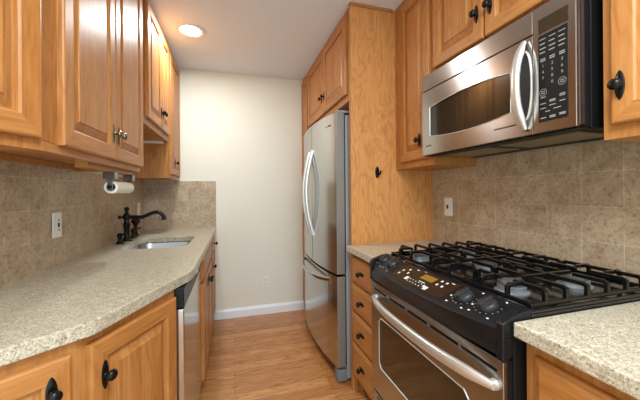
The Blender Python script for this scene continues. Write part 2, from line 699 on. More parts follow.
# far narrow cabinet
z0 = 1.372
c = thing('wall_cabinet', 'tall narrow one-door oak wall cabinet against the cream end wall', 'cabinet',
          (FX, 2.6245, z0), L90)
H = ZC - z0 - 0.001
W = 0.463
carcass(c, W, DEP, H)
add_door(c, 0.04, 0.445, 1.405 - z0, 2.405 - z0, (0.185, 1.51 - z0), 'v', fw=0.05)

# angled upper cabinet on the near left
z0 = 1.368
ang = math.atan2(0.926, 0.377)
ox, oy = -0.790, 0.268
c = thing('wall_cabinet', 'angled oak wall cabinet at the left edge, turned toward the kitchen entrance', 'cabinet',
          (ox, oy, z0), ang)
H = ZC - z0 - 0.001
L = 0.7755


def loc2(px, py):
    dx, dy = px - ox, py - oy
    return (dx * cos(ang) + dy * sin(ang), -dx * sin(ang) + dy * cos(ang))


pp = [loc2(-0.790, 0.268), loc2(-0.499, 0.985), loc2(-0.790, 0.985)]
obj('carcass', prism(B(), pp, 0, H), OAK, c, bevel=0.001)
add_door(c, 0.06, 0.762, 1.398 - z0, 2.405 - z0)

# ---- left run, base cabinets
FXB = -0.192
DB = FXB - XL - 0.002
ZCT = 0.874
c = thing('base_cabinet', 'two-door oak base cabinet under the sink, past the dishwasher', 'cabinet',
          (FXB, 1.887, 0), L90)
W = 0.752
obj('carcass', box(box(box(box(B(), 0.0005, W, 0, 0.02, 0.10, ZCT), 0.0005, 0.018, 0.0205, DB, 0.10, ZCT),
                       W - 0.018, W, 0.0205, DB, 0.10, ZCT), 0.0185, W - 0.0185, 0.0205, DB, 0.10, 0.118),
    OAK, c, bevel=0.001)
obj('toe_kick', box(B(), 0.0005, W, 0.07, 0.085, 0, 0.0995), TOE, c)
add_drawer(c, 0.03, 0.722, 0.715, 0.85)
add_door(c, 0.03, 0.373, 0.115, 0.70, (0.345, 0.635), 'v')
add_door(c, 0.379, 0.722, 0.115, 0.70, (0.407, 0.635), 'v')

c = thing('base_cabinet', 'narrow oak base cabinet with one drawer over one door at the end wall', 'cabinet',
          (FXB, 2.6405, 0), L90)
W = 0.454
obj('carcass', box(B(), 0.0005, W, 0, DB, 0.10, ZCT), OAK, c, bevel=0.001)
obj('toe_kick', box(B(), 0.0005, W, 0.07, 0.085, 0, 0.0995), TOE, c)
add_drawer(c, 0.03, 0.43, 0.715, 0.85, (0.26, 0.785), 'h')
add_door(c, 0.03, 0.43, 0.115, 0.70, (0.058, 0.620), 'v')

# angled base cabinets at the near end
a0, a1, a2 = Vector((-0.790, 0.571)), Vector((-0.39, 0.915)), Vector((-0.226, 1.281))


def angled(label, p, q, back, doors, kind='v'):
    global ox, oy, ang
    d = q - p
    ang = math.atan2(d.y, d.x)
    ox, oy = p.x, p.y
    c = thing('base_cabinet', label, 'cabinet', (p.x, p.y, 0), ang)
    pts = [loc2(*v) for v in [p, q] + back]
    obj('carcass', prism(B(), pts, 0.10, ZCT), OAK, c, bevel=0.001)
    nn = Vector((-d.y, d.x)).normalized() * 0.07
    e = d.normalized()
    inn = [loc2(*v) for v in (p + nn + e * 0.06, q + nn - e * 0.01, q + nn * 1.2 - e * 0.01, p + nn * 1.2 + e * 0.06)]
    obj('toe_kick', prism(B(), inn, 0, 0.0995), TOE, c)
    for dd in doors:
        add_door(c, *dd[:4], dd[4], 'v')
    return c


angled('oak base cabinet with one large door, next to the dishwasher', a1 + Vector((0.0006, 0.0014)), a2,
       [Vector((-0.790, 1.281)), Vector((-0.790, 0.9165))], [(0.018, 0.388, 0.115, 0.846, (0.060, 0.745))])
angled('oak base cabinet at the left edge below the counter tip, turned across the corner', a0, a1,
       [Vector((-0.790, 0.915))], [(0.03, 0.510, 0.115, 0.846, (0.470, 0.770))])

# dishwasher
c = thing('dishwasher', 'stainless dishwasher with dark control strip beside the angled cabinet', 'dishwasher',
          (-0.190, 1.284, 0), L90)
W = 0.600
obj('tub', box(B(), 0.004, W - 0.004, 0.046, 0.58, 0.10, 0.868), GREYDK, c, bevel=0.002)
o = obj('door', box(B(), 0, W, 0, 0.042, 0.11, 0.788), STEELV, c, bevel=0.004)
o = obj('control_panel', box(B(), 0, W, 0.0, 0.042, 0.792, 0.872), [BLACKM], c, bevel=0.004)
obj('face_plate', box(B(), 0.004, W - 0.004, -0.002, -0.0003, 0.796, 0.868), GREYDK, o, bevel=0.0008)
obj('latch', prism_xz(B(), [(0.40 + 0.05 * cos(a), 0.838 + 0.016 * sin(a)) for a in [2 * pi * i / 20 for i in range(20)]],
                      -0.006, -0.0022), BLACK, o, bevel=0.001)
obj('kick_plate', box(B(), 0.004, W - 0.004, 0.06, 0.07, 0.0, 0.10), BLACKM, c)

# ---- left countertop with sink cut-out
def rrect(x0, x1, y0, y1, r, n=6):
    pts = []
    for cx, cy, s in ((x1 - r, y1 - r, 0), (x0 + r, y1 - r, 1), (x0 + r, y0 + r, 2), (x1 - r, y0 + r, 3)):
        for i in range(n + 1):
            a = s * pi / 2 + i / n * pi / 2
            pts.append((cx + r * cos(a), cy + r * sin(a)))
    return pts


SX0, SX1, SY0, SY1 = -0.660, -0.284, 2.03, 2.52
outer = [(-0.798, YB - 0.002), (-0.163, YB - 0.002), (-0.168, 1.46), (-0.171, 1.40), (-0.182, 1.350), (-0.205, 1.297),
         (-0.345, 0.940), (-0.353, 0.922), (-0.364, 0.909), (-0.455, 0.832), (-0.798, 0.545)]
bm = B()
ov = [bm.verts.new((x, y, 0.876)) for x, y in outer]
iv = [bm.verts.new((x, y, 0.876)) for x, y in rrect(SX0, SX1, SY0, SY1, 0.07)]
es = []
for L_ in (ov, iv):
    for i in range(len(L_)):
        es.append(bm.edges.new((L_[i], L_[(i + 1) % len(L_)])))
bmesh.ops.triangle_fill(bm, use_beauty=True, use_dissolve=False, edges=es)
r = bmesh.ops.extrude_face_region(bm, geom=bm.faces[:])
bmesh.ops.translate(bm, vec=(0, 0, 0.038), verts=[g for g in r['geom'] if isinstance(g, bmesh.types.BMVert)])
tag(obj('countertop', bm, GRANITE, bevel=0.005, seg=3), 'long speckled beige countertop with the sink cut into it',
    'countertop')

# sink
c = thing('sink', 'stainless undermount sink set into the left countertop', 'sink',
          ((SX0 + SX1) / 2, (SY0 + SY1) / 2, 0.70))
bm = B()
cx, cy = (SX0 + SX1) / 2, (SY0 + SY1) / 2
rings = []
for ins, z, rr in ((-0.018, 0.8745, 0.08), (-0.004, 0.8745, 0.072), (-0.002, 0.868, 0.07), (0.004, 0.76, 0.065), (0.02, 0.722, 0.055),
                   (0.06, 0.712, 0.04), (0.12, 0.708, 0.03)):
    rings.append([bm.verts.new((x - cx, y - cy, z - 0.70)) for x, y in rrect(SX0 + ins, SX1 - ins, SY0 + ins, SY1 - ins, rr)])
for a, b in zip(rings, rings[1:]):
    n = len(a)
    for i in range(n):
        bm.faces.new((a[i], a[(i + 1) % n], b[(i + 1) % n], b[i]))
bm.faces.new(rings[-1])
o = obj('basin', bm, SINKST, c, smooth=True)
md = o.modifiers.new('solid', 'SOLIDIFY')
md.thickness = 0.0015
obj('drain', lathe(B(), [(0.0, 0.012), (0.02, 0.012), (0.024, 0.014), (0.042, 0.0145), (0.045, 0.0115)], 24), SINKST, c, smooth=True)

# ---- faucet
c = thing('faucet', 'dark bronze faucet with a curved spout and side levers behind the sink', 'faucet',
          (-0.725, 2.404, 0.9145))
obj('post', lathe(B(), [(0.0366, 0), (0.0366, 0.006), (0.0293, 0.012), (0.0207, 0.022), (0.0183, 0.06), (0.0207, 0.10), (0.0256, 0.118),
                        (0.0183, 0.128), (0.0171, 0.15), (0.0256, 0.160), (0.0268, 0.176), (0.0171, 0.190), (0.0110, 0.200),
                        (0.0098, 0.212), (0.0159, 0.220), (0.0171, 0.230), (0.0098, 0.238), (0.0, 0.241)], 24), BRONZE, c, smooth=True)
pth = smooth_path([(0.0, 0, 0.168), (0.05, 0, 0.166), (0.10, 0, 0.166), (0.145, 0, 0.185), (0.185, 0, 0.198), (0.215, 0, 0.192),
                   (0.235, 0, 0.168), (0.240, 0, 0.142)], 6)
rad = [0.0150 if i < 10 else 0.0138 for i in range(len(pth))]
rad[-1] = rad[-2] = rad[-3] = 0.018
obj('spout', sweep(B(), pth, rad, 14, up=Vector((0, 1, 0))), BRONZE, c, smooth=True)
obj('finial', lathe(B(), [(0.006, -0.018), (0.006, -0.034), (0.012, -0.040), (0.013, -0.046), (0.008, -0.052), (0.0, -0.054)], 16, 'x',
                    (0, 0, 0.168)), BRONZE, c, smooth=True)
for dy in (-0.135, 0.135):
    h = obj('handle', lathe(B(), [(0.026, 0), (0.026, 0.005), (0.018, 0.012), (0.012, 0.024), (0.012, 0.045), (0.017, 0.054), (0.017, 0.062),
                                  (0.010, 0.070), (0.0, 0.074)], 20), BRONZE, c, smooth=True, loc=(0, dy, 0))
    obj('lever', sweep(B(), smooth_path([(0, 0, 0.058), (0.02, 0.012 * (1 if dy > 0 else -1), 0.064),
                                         (0.045, 0.022 * (1 if dy > 0 else -1), 0.074)], 4), [0.006] * 8 + [0.009], 10), BRONZE, h, smooth=True)
c = thing('side_sprayer', 'dark bronze flared side sprayer standing right of the faucet', 'sprayer', (-0.737, 2.645, 0.9145))
obj('base', lathe(B(), [(0.024, 0), (0.024, 0.006), (0.016, 0.014), (0.015, 0.03)], 20), BRONZE, c, smooth=True)
obj('spray_head', lathe(B(), [(0.012, 0.0305), (0.012, 0.075), (0.015, 0.085), (0.030, 0.110), (0.033, 0.118), (0.028, 0.130), (0.012, 0.136),
                              (0.0, 0.137)], 20), BRONZE, c, smooth=True)

# ---- paper towel holder
TX, TY, TZ = -0.545, 1.598, 1.243
c = thing('paper_towel_holder', 'metal paper towel holder screwed under the large left wall cabinet', 'holder', (TX, TY, TZ))
for yy in (-0.012, 0.242):
    bm = B()
    box(bm, -0.011, 0.011, yy, yy + 0.004, 0.022, 0.074)
    box(bm, -0.024, 0.024, yy - 0.012, yy + 0.022, 0.0745, 0.1065)
    obj('bracket', bm, CHROMEDK, c, bevel=0.003, seg=3)
obj('spindle', lathe(B(), [(0.010, -0.018), (0.010, 0.254)], 16, 'y', (0, 0, 0.037)), BLACKM, c, smooth=True)
c = thing('paper_towel_roll', 'nearly used-up white paper towel roll hanging under the cabinet', 'paper towel', (TX, TY, TZ))
obj('paper', lathe(B(), [(0.0185, 0.0), (0.029, 0.0), (0.029, 0.235), (0.0185, 0.235), (0.0185, 0.0)], 28, 'y', (0, 0, 0.037), cap=False), PAPER, c,
    smooth=True)
obj('core', lathe(B(), [(0.0125, 0.001), (0.0183, 0.001), (0.0183, 0.234), (0.0125, 0.234), (0.0125, 0.001)], 24, 'y', (0, 0, 0.037), cap=False), CARD, c,
    smooth=True)


# ---- outlets
def outlet(label, loc, rotz, kind, name='wall_outlet'):
    c = thing(name, label, 'outlet', loc, rotz, None)
    obj('cover_plate', box(B(), -0.036, 0.036, -0.006, 0, 0, 0.117), WHITEPL, c, bevel=0.003)
    if kind == 'duplex':
        for zz in (0.035, 0.082):
            s = obj('socket', prism_xz(B(), [(0.017 * cos(a), zz + 0.014 * sin(a)) for a in [2 * pi * i / 20 for i in range(20)]],
                                       -0.0085, -0.0062), WHITEPL, c, bevel=0.0008)
            for xx in (-0.0065, 0.0065):
                obj('slot', box(B(), xx - 0.0015, xx + 0.0015, -0.0092, -0.0086, zz - 0.002, zz + 0.007), MARKDK, s)
    elif kind == 'gfci':
        s = obj('socket', box(B(), -0.017, 0.017, -0.009, -0.0062, 0.026, 0.091), WHITEPL, c, bevel=0.001)
        obj('test_button', box(B(), -0.007, 0.007, -0.0105, -0.0092, 0.049, 0.068), MARKDK, s)
        for xx in (-0.006, 0.006):
            for zz in (0.0365, 0.0805):
                obj('slot', box(B(), xx - 0.002, xx + 0.002, -0.0096, -0.0091, zz - 0.0045, zz + 0.0045), MARKDK, s)
    else:
        s = obj('socket', box(B(), -0.017, 0.017, -0.009, -0.0062, 0.026, 0.091), WHITEPL, c, bevel=0.001)
        obj('switch_slot', box(B(), -0.006, 0.006, -0.014, -0.0092, 0.046, 0.072), MARKDK, s, bevel=0.001)
    return c


outlet('white outlet with dark buttons on the left tile wall near the front', (XL + 0.0082, 1.672, 1.047), L90, 'gfci')
outlet('white outlet behind the faucet spout, near the tiled corner', (XL + 0.0082, 2.925, 1.052), L90, 'duplex')
outlet('white plate with a dark centre on the tile behind the range', (XR - 0.0082, 1.583, 1.091), R90, 'switch')
outlet('white duplex outlet low on the cream end wall above the baseboard', (0.318, YB - 0.0002, 0.268), 0, 'duplex')

# ---- ceiling light
c = thing('ceiling_light', 'round recessed ceiling light glowing above the sink side', 'ceiling light', (-0.29, 2.35, ZC - 0.009))
obj('trim_ring', lathe(B(), [(0.072, 0.0), (0.082, -0.003), (0.096, -0.0015), (0.100, 0.0085), (0.072, 0.0085), (0.072, 0.0)], 40, cap=False), TRIMRING, c, smooth=True)
obj('lens', lathe(B(), [(0.0, 0.0025), (0.069, 0.0025), (0.069, 0.0085), (0.0, 0.0085)], 32), LENS, c)

# ------------------------------------------------------------------ right run
FRX = 0.726
c = thing('fridge_panel', 'tall flat oak end panel beside the fridge with wavy grain', 'panel', (1.02, 1.748, 0))
obj('panel', box(B(), 0.718 - 1.02, XR - 0.001 - 1.02, -0.009, 0.0095, 0, ZC - 0.001), OAKP, c, bevel=0.0015)
obj('front_edge', box(B(), 0.714 - 1.02, 0.7175 - 1.02, -0.009, 0.0095, 0, ZC - 0.001), OAK, c)
obj('top_strip', box(B(), 0.718 - 1.02, 1.014 - 1.02, -0.017, -0.0095, ZC - 0.02, ZC - 0.001), OAKX, c, bevel=0.002)

# hook on panel
c = thing('wall_hook', 'small dark oval hook on the tall oak end panel', 'hook', (0.897, 1.7388, 1.335))
obj('plate', prism_xz(B(), [(0.014 * cos(a), 0.040 + 0.038 * sin(a)) for a in [2 * pi * i / 24 for i in range(24)]], -0.008, 0), BRONZE, c,
    bevel=0.003)
obj('prong', sweep(B(), smooth_path([(0.0, -0.008, 0.03), (0.004, -0.025, 0.026), (0.008, -0.034, 0.036), (0.009, -0.034, 0.048)], 5), 0.006, 10),
    BRONZE, c, smooth=True)

# cabinet above fridge
z0 = 1.84
c = thing('wall_cabinet', 'two-door oak cabinet above the refrigerator', 'cabinet', (FRX, 2.8345, z0), R90)
W = 1.076
H = ZC - z0 - 0.001
obj('carcass', box(B(), 0.0005, W - 0.0005, 0, 0.598, 0.0, H), OAK, c, bevel=0.0015)
add_door(c, 0.03, 0.532, 1.885 - z0, 2.40 - z0, (0.500, 2.015 - z0), 'v')
add_door(c, 0.538, 1.030, 1.885 - z0, 2.40 - z0, (0.570, 2.015 - z0), 'v')

# tall narrow end cabinet
c = thing('tall_cabinet', 'narrow full-height oak cabinet between the refrigerator and the end wall', 'cabinet', (FRX, 3.0945, 0), R90)
W = 0.258
obj('carcass', box(B(), 0.0, W, 0, 0.6, 0.0, ZC - 0.001), OAK, c, bevel=0.001)
add_door(c, 0.02, 0.245, 1.20, 2.40, fw=0.05)
add_door(c, 0.02, 0.245, 0.10, 1.19, fw=0.05)

# ---- refrigerator
c = thing('refrigerator', 'stainless french-door refrigerator with bottom freezer', 'refrigerator', (0.705, 2.722, 0), R90)
W = 0.912


def bow(x, base=-0.062, b=0.046):
    return base - b * (1 - (2 * x / W - 1) ** 2)


def bowed(x0, x1, z0, z1, yb=-0.004, n=14):
    bm = B()
    fr = [(x0 + (x1 - x0) * i / n) for i in range(n + 1)]
    pts = [(x, bow(x)) for x in fr] + [(x1, yb), (x0, yb)]
    prism(bm, pts, z0, z1)
    for f in bm.faces:
        f.normal_update()
        if abs(f.normal.x) > 0.9:
            f.material_index = 1
    return bm


obj('cabinet_body', box(B(), 0.004, W - 0.004, 0.004, 0.60, 0.025, 1.755), GREY, c, bevel=0.004)
d = obj('left_door', bowed(0.0, 0.4685, 0.712, 1.772), [STEELV, DOORSIDE], c, bevel=0.004)
d2 = obj('right_door', bowed(0.4715, W, 0.712, 1.772), [STEELV, DOORSIDE], c, bevel=0.004)
fz = obj('freezer_drawer', bowed(0.0, W, 0.105, 0.698), [STEELV, DOORSIDE], c, bevel=0.004)
gk = obj('door_gasket', box(box(B(), 0.01, W - 0.01, -0.0035, 0.0035, 0.11, 0.694), 0.01, W - 0.01, -0.0035, 0.0035, 0.716, 1.768), BLACKM, c)
SPL = 0.470
for par, xo in ((d, -0.044), (d2, 0.046)):
    pts = []
    for i in range(29):
        t = -1 + 2 * i / 28
        x = SPL + xo
        pts.append((x, bow(x) - 0.002 - 0.057 * (1 - abs(t) ** 1.9), 1.243 + 0.325 * t))
    obj('door_handle', sweep(B(), pts, 0.0135, 12, flat=(1.0, 0.75), up=Vector((1, 0, 0))), SATIN, par, smooth=True)
SPL = 0.456
pts = []
for i in range(25):
    t = -1 + 2 * i / 24
    k = 1 - abs(t) ** 2.4
    x = SPL + 0.36 * t
    pts.append((x, bow(x) + 0.004 - 0.055 * k ** 0.8, 0.655 - 0.015 * k))
obj('drawer_handle', sweep(B(), pts, 0.0115, 12, flat=(0.7, 1.2)), STEELV, fz, smooth=True)
for x in (0.02, W - 0.11):
    obj('hinge_cover', box(B(), x, x + 0.09, -0.045, 0.09, 1.7725, 1.790), GREY, c, bevel=0.006)
bm = B()
box(bm, 0.765, 0.775, bow(0.765) - 0.0008, bow(0.765) + 0.002, 1.69, 1.70)
box(bm, 0.78, 0.835, bow(0.80) - 0.0008, bow(0.84) + 0.004, 1.692, 1.700)
obj('badge', bm, MARKDK, d2)
obj('base_grille', box(B(), 0.02, W - 0.02, -0.004, 0.002, 0.02, 0.095), GRILLE, c)
for x0, x1 in ((0.0, 0.075), (W - 0.075, W)):
    obj('foot', prism(B(), [(x0, 0.0035), (x0, -0.05), (x0 + 0.012, -0.060), (x1 - 0.012, -0.060), (x1, -0.05), (x1, 0.0035)], 0.012, 0.088), GRILLE, c,
        bevel=0.008, seg=3)
for x in (0.05, W - 0.06):
    obj('roller', lathe(B(), [(0.012, x - 0.01), (0.012, x + 0.01)], 14, 'x', (0, -0.03, 0.012)), WHITEPL, c)

# ---- drawer base
c = thing('base_cabinet', 'oak base cabinet with four stacked drawers beside the range', 'cabinet', (FRX, 1.7375, 0), R90)
W = 0.377
obj('carcass', box(B(), 0.0005, W, 0, 0.60, 0.10, ZCT), OAK, c, bevel=0.001)
obj('toe_kick', box(B(), 0.03, W, 0.06, 0.075, 0, 0.0995), TOE, c)
obj('foot', box(B(), 0.0005, 0.028, 0.0, 0.05, 0, 0.0995), OAK, c, bevel=0.001)
for a, b in ((0.690, 0.846), (0.515, 0.678), (0.328, 0.503), (0.115, 0.316)):
    add_drawer(c, 0.012, 0.36, a, b, (0.165, (a + b) / 2 + 0.003), 'h')
tag(obj('countertop', box(B(), 0.682, XR - 0.0085, 1.3555, 1.7375, 0.876, 0.914), GRANITE, bevel=0.005, seg=3),
    'small speckled beige countertop between the range and the tall oak panel', 'countertop')

# ---- near right base
c = thing('base_cabinet', 'oak base cabinet at the right edge, nearest the camera, under the counter beside the range', 'cabinet',
          (FRX, 0.586, 0), R90)
W = 0.90
obj('carcass', box(B(), 0.0, W, 0, 0.60, 0.10, ZCT), OAK, c, bevel=0.001)
obj('toe_kick', box(B(), 0.0, W, 0.06, 0.075, 0, 0.0995), TOE, c)
add_drawer(c, 0.030, 0.86, 0.690, 0.838, (0.445, 0.765))
add_door(c, 0.030, 0.442, 0.115, 0.678, (0.40, 0.60))
add_door(c, 0.448, 0.86, 0.115, 0.678, (0.49, 0.60))
tag(obj('countertop', box(B(), 0.682, XR - 0.0085, -0.35, 0.587, 0.876, 0.914), GRANITE, bevel=0.005, seg=3),
    'speckled beige countertop at the right edge, on the near side of the range', 'countertop')

# ---- right run uppers
FUX = 1.036
DU = XR - FUX - 0.009
z0 = 1.392
c = thing('wall_cabinet', 'one-door oak wall cabinet between the tall oak panel and the microwave', 'cabinet', (FUX, 1.7375, z0), R90)
H = ZC - z0 - 0.001
W = 0.382
carcass(c, W, DU, H)
add_door(c, 0.075, 0.37, 1.432 - z0, 2.405 - z0, (0.285, 1.540 - z0), 'v')
z0 = 1.850
c = thing('wall_cabinet', 'two-door oak wall cabinet directly above the microwave', 'cabinet', (FUX, 1.355, z0), R90)
H = ZC - z0 - 0.001
W = 0.760
carcass(c, W, DU, H)
add_door(c, 0.022, 0.350, 1.895 - z0, 2.405 - z0, (0.318, 2.012 - z0), 'v')
add_door(c, 0.358, 0.738, 1.895 - z0, 2.405 - z0, (0.388, 2.012 - z0), 'v')
z0 = 1.392
c = thing('wall_cabinet', 'oak wall cabinet at the right edge, on the near side of the microwave', 'cabinet', (FUX, 0.5945, z0), R90)
H = ZC - z0 - 0.001
W = 0.62
carcass(c, W, DU, H)
add_door(c, 0.026, 0.30, 1.432 - z0, 2.405 - z0, (0.050, 1.535 - z0), 'v')
add_door(c, 0.306, 0.60, 1.432 - z0, 2.405 - z0, (0.58, 1.540 - z0), 'v')

# ------------------------------------------------------------------ microwave
c = thing('microwave', 'stainless over-the-range microwave with a black keypad', 'microwave', (0.9635, 1.352, 1.436), R90)
W = 0.735
HM = 0.412
obj('body', box(B(), 0.004, W - 0.002, 0.066, XR - 0.9635 - 0.010, 0.0, HM), BLACKM, c, bevel=0.002)
obj('side_bezel', box(B(), 0.002, W - 0.0005, 0.0125, 0.0655, 0.002, HM), BLACK, c, bevel=0.008, seg=4)
vb_ = obj('vent_band', box(B(), 0.0, 0.603, 0.0, 0.012, 0.334, HM), STEEL, c, bevel=0.002)
# door with window opening
DW = 0.603
n = 16


def arc_pts(x0, x1, zb, zt, b):
    p = []
    for i in range(n + 1):
        t = i / n
        p.append((x0 + (x1 - x0) * t, zb - b * (1 - (2 * t - 1) ** 2)))
    for i in range(n + 1):
        t = 1 - i / n
        p.append((x0 + (x1 - x0) * t, zt + b * (1 - (2 * t - 1) ** 2)))
    return p


win = arc_pts(0.066, 0.522, 0.094, 0.238, 0.018)
bm = B()
ow = [(0, 0), (DW, 0), (DW, 0.330), (0, 0.330)]
o1 = [bm.verts.new((x, 0, z)) for x, z in ow]
i1 = [bm.verts.new((x, 0, z)) for x, z in win]
es = []
for L_ in (o1, i1):
    for i in range(len(L_)):
        es.append(bm.edges.new((L_[i], L_[(i + 1) % len(L_)])))
bmesh.ops.triangle_fill(bm, use_beauty=True, use_dissolve=False, edges=es)
r = bmesh.ops.extrude_face_region(bm, geom=bm.faces[:])
bmesh.ops.translate(bm, vec=(0, 0.012, 0), verts=[g for g in r['geom'] if isinstance(g, bmesh.types.BMVert)])
d = obj('door', bm, STEEL, c, bevel=0.002)
obj('window', prism_xz(B(), arc_pts(0.0665, 0.5215, 0.0945, 0.2375, 0.018), 0.003, 0.009), GLASSBLK, d)
# window trim
bm = B()
wp = [(x, -0.0006, z) for x, z in win]
for p, q in zip(wp, wp[1:] + wp[:1]):
    sweep(bm, [p, q], 0.0014, 6, up=Vector((0, 1, 0)))
obj('window_trim', bm, SATIN, d)
# handle: wide bowed bar
pts = []
for i in range(25):
    t = -1 + 2 * i / 24
    k = (1 - abs(t) ** 2.2)
    pts.append((0.578 - 0.004 * k, -0.006 - 0.036 * k, 0.170 + 0.150 * t))
obj('handle', sweep(B(), pts, [0.008 + 0.006 * min(1, 4 * (1 - abs(-1 + 2 * i / 24))) for i in range(25)], 14, flat=(1.15, 0.75),
                    up=Vector((0, 1, 0))), CREAMMETAL, d, smooth=True)
obj('handle_pocket', prism_xz(B(), [(0.577 + 0.020 * cos(a), 0.170 + 0.112 * sin(a)) for a in [2 * pi * i / 28 for i in range(28)]], -0.0012, -0.0002),
    CHAR, d)
bm = B()
pts = [(0.577 + 0.024 * cos(a), -0.002, 0.170 + 0.118 * sin(a)) for a in [-pi / 2 + pi * i / 18 for i in range(19)]]
sweep(bm, pts, 0.003, 8, up=Vector((0, 1, 0)))
obj('pocket_rim', bm, CREAMMETAL, d, smooth=True)
# brand dot and tiny lettering
bm = B()
prism_xz(bm, [(0.040 + 0.0045 * cos(a), 0.046 + 0.0055 * sin(a)) for a in [2 * pi * i / 16 for i in range(16)]], -0.001, -0.0001)
for i in range(4):
    box(bm, 0.052 + i * 0.006, 0.056 + i * 0.006, -0.0008, -0.0001, 0.043, 0.049)
for i in range(11):
    box(bm, 0.450 + i * 0.0085, 0.4565 + i * 0.0085, -0.0008, -0.0001, 0.043, 0.048)
obj('lettering', bm, MARKDK, d)
# control column
cp = obj('control_panel', box(B(), 0.6045, W, 0.0, 0.012, 0.0, HM), STEEL, c, bevel=0.002)
obj('display', box(B(), 0.624, 0.714, -0.001, -0.0001, 0.322, 0.368), DISPDK, cp, bevel=0.0006)
kp = obj('keypad', box(B(), 0.624, 0.712, -0.0015, -0.0001, 0.034, 0.314), BLACKM, c, bevel=0.0006)
KX = (0.639, 0.668, 0.697)
yk = -0.0018
bm = B()
for r_, zz in enumerate((0.300, 0.285, 0.270, 0.257)):
    for x in KX:
        if r_ == 0:
            box(bm, x - 0.010, x + 0.010, yk, yk + 0.0002, zz - 0.0012, zz + 0.0012)
        else:
            box(bm, x - 0.010, x + 0.010 - 0.003 * (r_ % 2), yk, yk + 0.0002, zz - 0.0016, zz + 0.0016)
for zz in (0.236, 0.230):
    for x in KX:
        box(bm, x - 0.008, x + 0.008, yk, yk + 0.0002, zz - 0.0016, zz + 0.0016)
for i, dgt in enumerate('1234567890'):
    row, col_ = divmod(i, 3)
    if dgt == '0':
        row, col_ = 3, 1
    text_bm(bm, dgt, 0.0135, KX[col_], 0.213 - row * 0.0195, yk)
for (x, z, w) in ((0.639, 0.112, 0.008), (0.668, 0.098, 0.009), (0.668, 0.094, 0.009), (0.697, 0.108, 0.008), (0.697, 0.103, 0.008),
                  (0.639, 0.092, 0.009), (0.639, 0.077, 0.009), (0.668, 0.082, 0.010), (0.697, 0.087, 0.008), (0.653, 0.065, 0.007), (0.682, 0.069, 0.011),
                  (0.639, 0.046, 0.009), (0.668, 0.048, 0.009), (0.697, 0.050, 0.009), (0.668, 0.044, 0.009), (0.697, 0.046, 0.009)):
    box(bm, x - w, x + w, yk, yk + 0.0002, z - 0.0014, z + 0.0014)
for (x, z) in ((0.639, 0.128), (0.697, 0.146)):
    for r0, r1 in ((0.0118, 0.0105),):
        a_ = [bm.verts.new((x + r0 * cos(t), yk, z + r0 * sin(t))) for t in [2 * pi * i / 20 for i in range(20)]]
        b_ = [bm.verts.new((x + r1 * cos(t), yk, z + r1 * sin(t))) for t in [2 * pi * i / 20 for i in range(20)]]
        for i in range(20):
            bm.faces.new((a_[i], a_[(i + 1) % 20], b_[(i + 1) % 20], b_[i]))
    for dz in (0.003, -0.003):
        box(bm, x - 0.006, x + 0.006, yk, yk + 0.0002, z + dz - 0.0012, z + dz + 0.0012)
obj('key_legend', bm, MARKGR, kp)
# underside
obj('front_lip', box(B(), 0.004, W - 0.004, 0.014, 0.064, -0.004, -0.0005), BLACKM, c, bevel=0.001)
for x in (0.06, 0.40):
    obj('grease_filter', box(B(), x, x + 0.29, 0.075, 0.25, -0.006, -0.0005), MESH, c, bevel=0.001)

# ------------------------------------------------------------------ gas range
c = thing('gas_range', 'stainless and black slide-in gas range with cast-iron grates', 'range', (0.66, 1.3535, 0), R90)
W = 0.763
obj('body', box(box(B(), 0.003, W - 0.003, 0.034, 0.655, 0.09, 0.898), 0.003, W - 0.003, 0.016, 0.0335, 0.815, 0.87), BLACKM, c, bevel=0.003)
obj('plinth', box(B(), 0.02, W - 0.02, 0.07, 0.64, 0.0, 0.0895), BLACKM, c)
# cooktop with a rolled rim
bm = B()
box(bm, 0.0, W, 0.092, 0.655, 0.8985, 0.922)
for a in ((0.0, W, 0.092, 0.106), (0.0, W, 0.640, 0.655), (0.0, 0.012, 0.1065, 0.6395), (W - 0.012, W, 0.1065, 0.6395)):
    box(bm, a[0], a[1], a[2], a[3], 0.9222, 0.930)
ct = obj('cooktop', bm, BLACK, c, bevel=0.003)

# control panel, bowed
bm = B()
n = 24
rows = []


def lip(x):
    return 0.008 - 0.052 * (1 - (2 * x / W - 1) ** 2)


def fasc(x):
    return 0.000 - 0.016 * (1 - (2 * x / W - 1) ** 2)


for i in range(n + 1):
    x = 0.022 + (W - 0.044) * i / n
    l_, f_ = lip(x), fasc(x)
    rows.append([bm.verts.new((x, y, z)) for y, z in ((0.0910, 0.870), (0.0910, 0.931), (0.082, 0.933), (l_ + 0.008, 0.892), (l_, 0.886),
                                                     (l_ + 0.002, 0.876), (f_ - 0.006, 0.850), (f_, 0.820), (f_ + 0.014, 0.816), (0.0155, 0.870))])
for a, b in zip(rows, rows[1:]):
    m = len(a)
    for j in range(m):
        bm.faces.new((a[j], b[j], b[(j + 1) % m], a[(j + 1) % m]))
bm.faces.new(rows[0])
bm.faces.new(rows[-1][::-1])
pn = obj('control_panel', bm, CHAR, c, smooth=True)
for x0, x1 in ((0.0, 0.0215), (W - 0.0215, W)):
    bm = B()
    a_ = [(0.091, 0.872), (0.091, 0.936), (0.055, 0.931), (0.004, 0.914), (-0.006, 0.907), (-0.006, 0.813), (0.0155, 0.8095), (0.0157, 0.872)]
    va = [bm.verts.new((x0, y, z)) for y, z in a_]
    vb = [bm.verts.new((x1, y, z)) for y, z in a_]
    for i in range(len(a_)):
        j = (i + 1) % len(a_)
        bm.faces.new((va[i], vb[i], vb[j], va[j]))
    bm.faces.new(va[::-1])
    bm.faces.new(vb)
    obj('end_cap', bm, CHAR, c, bevel=0.003)


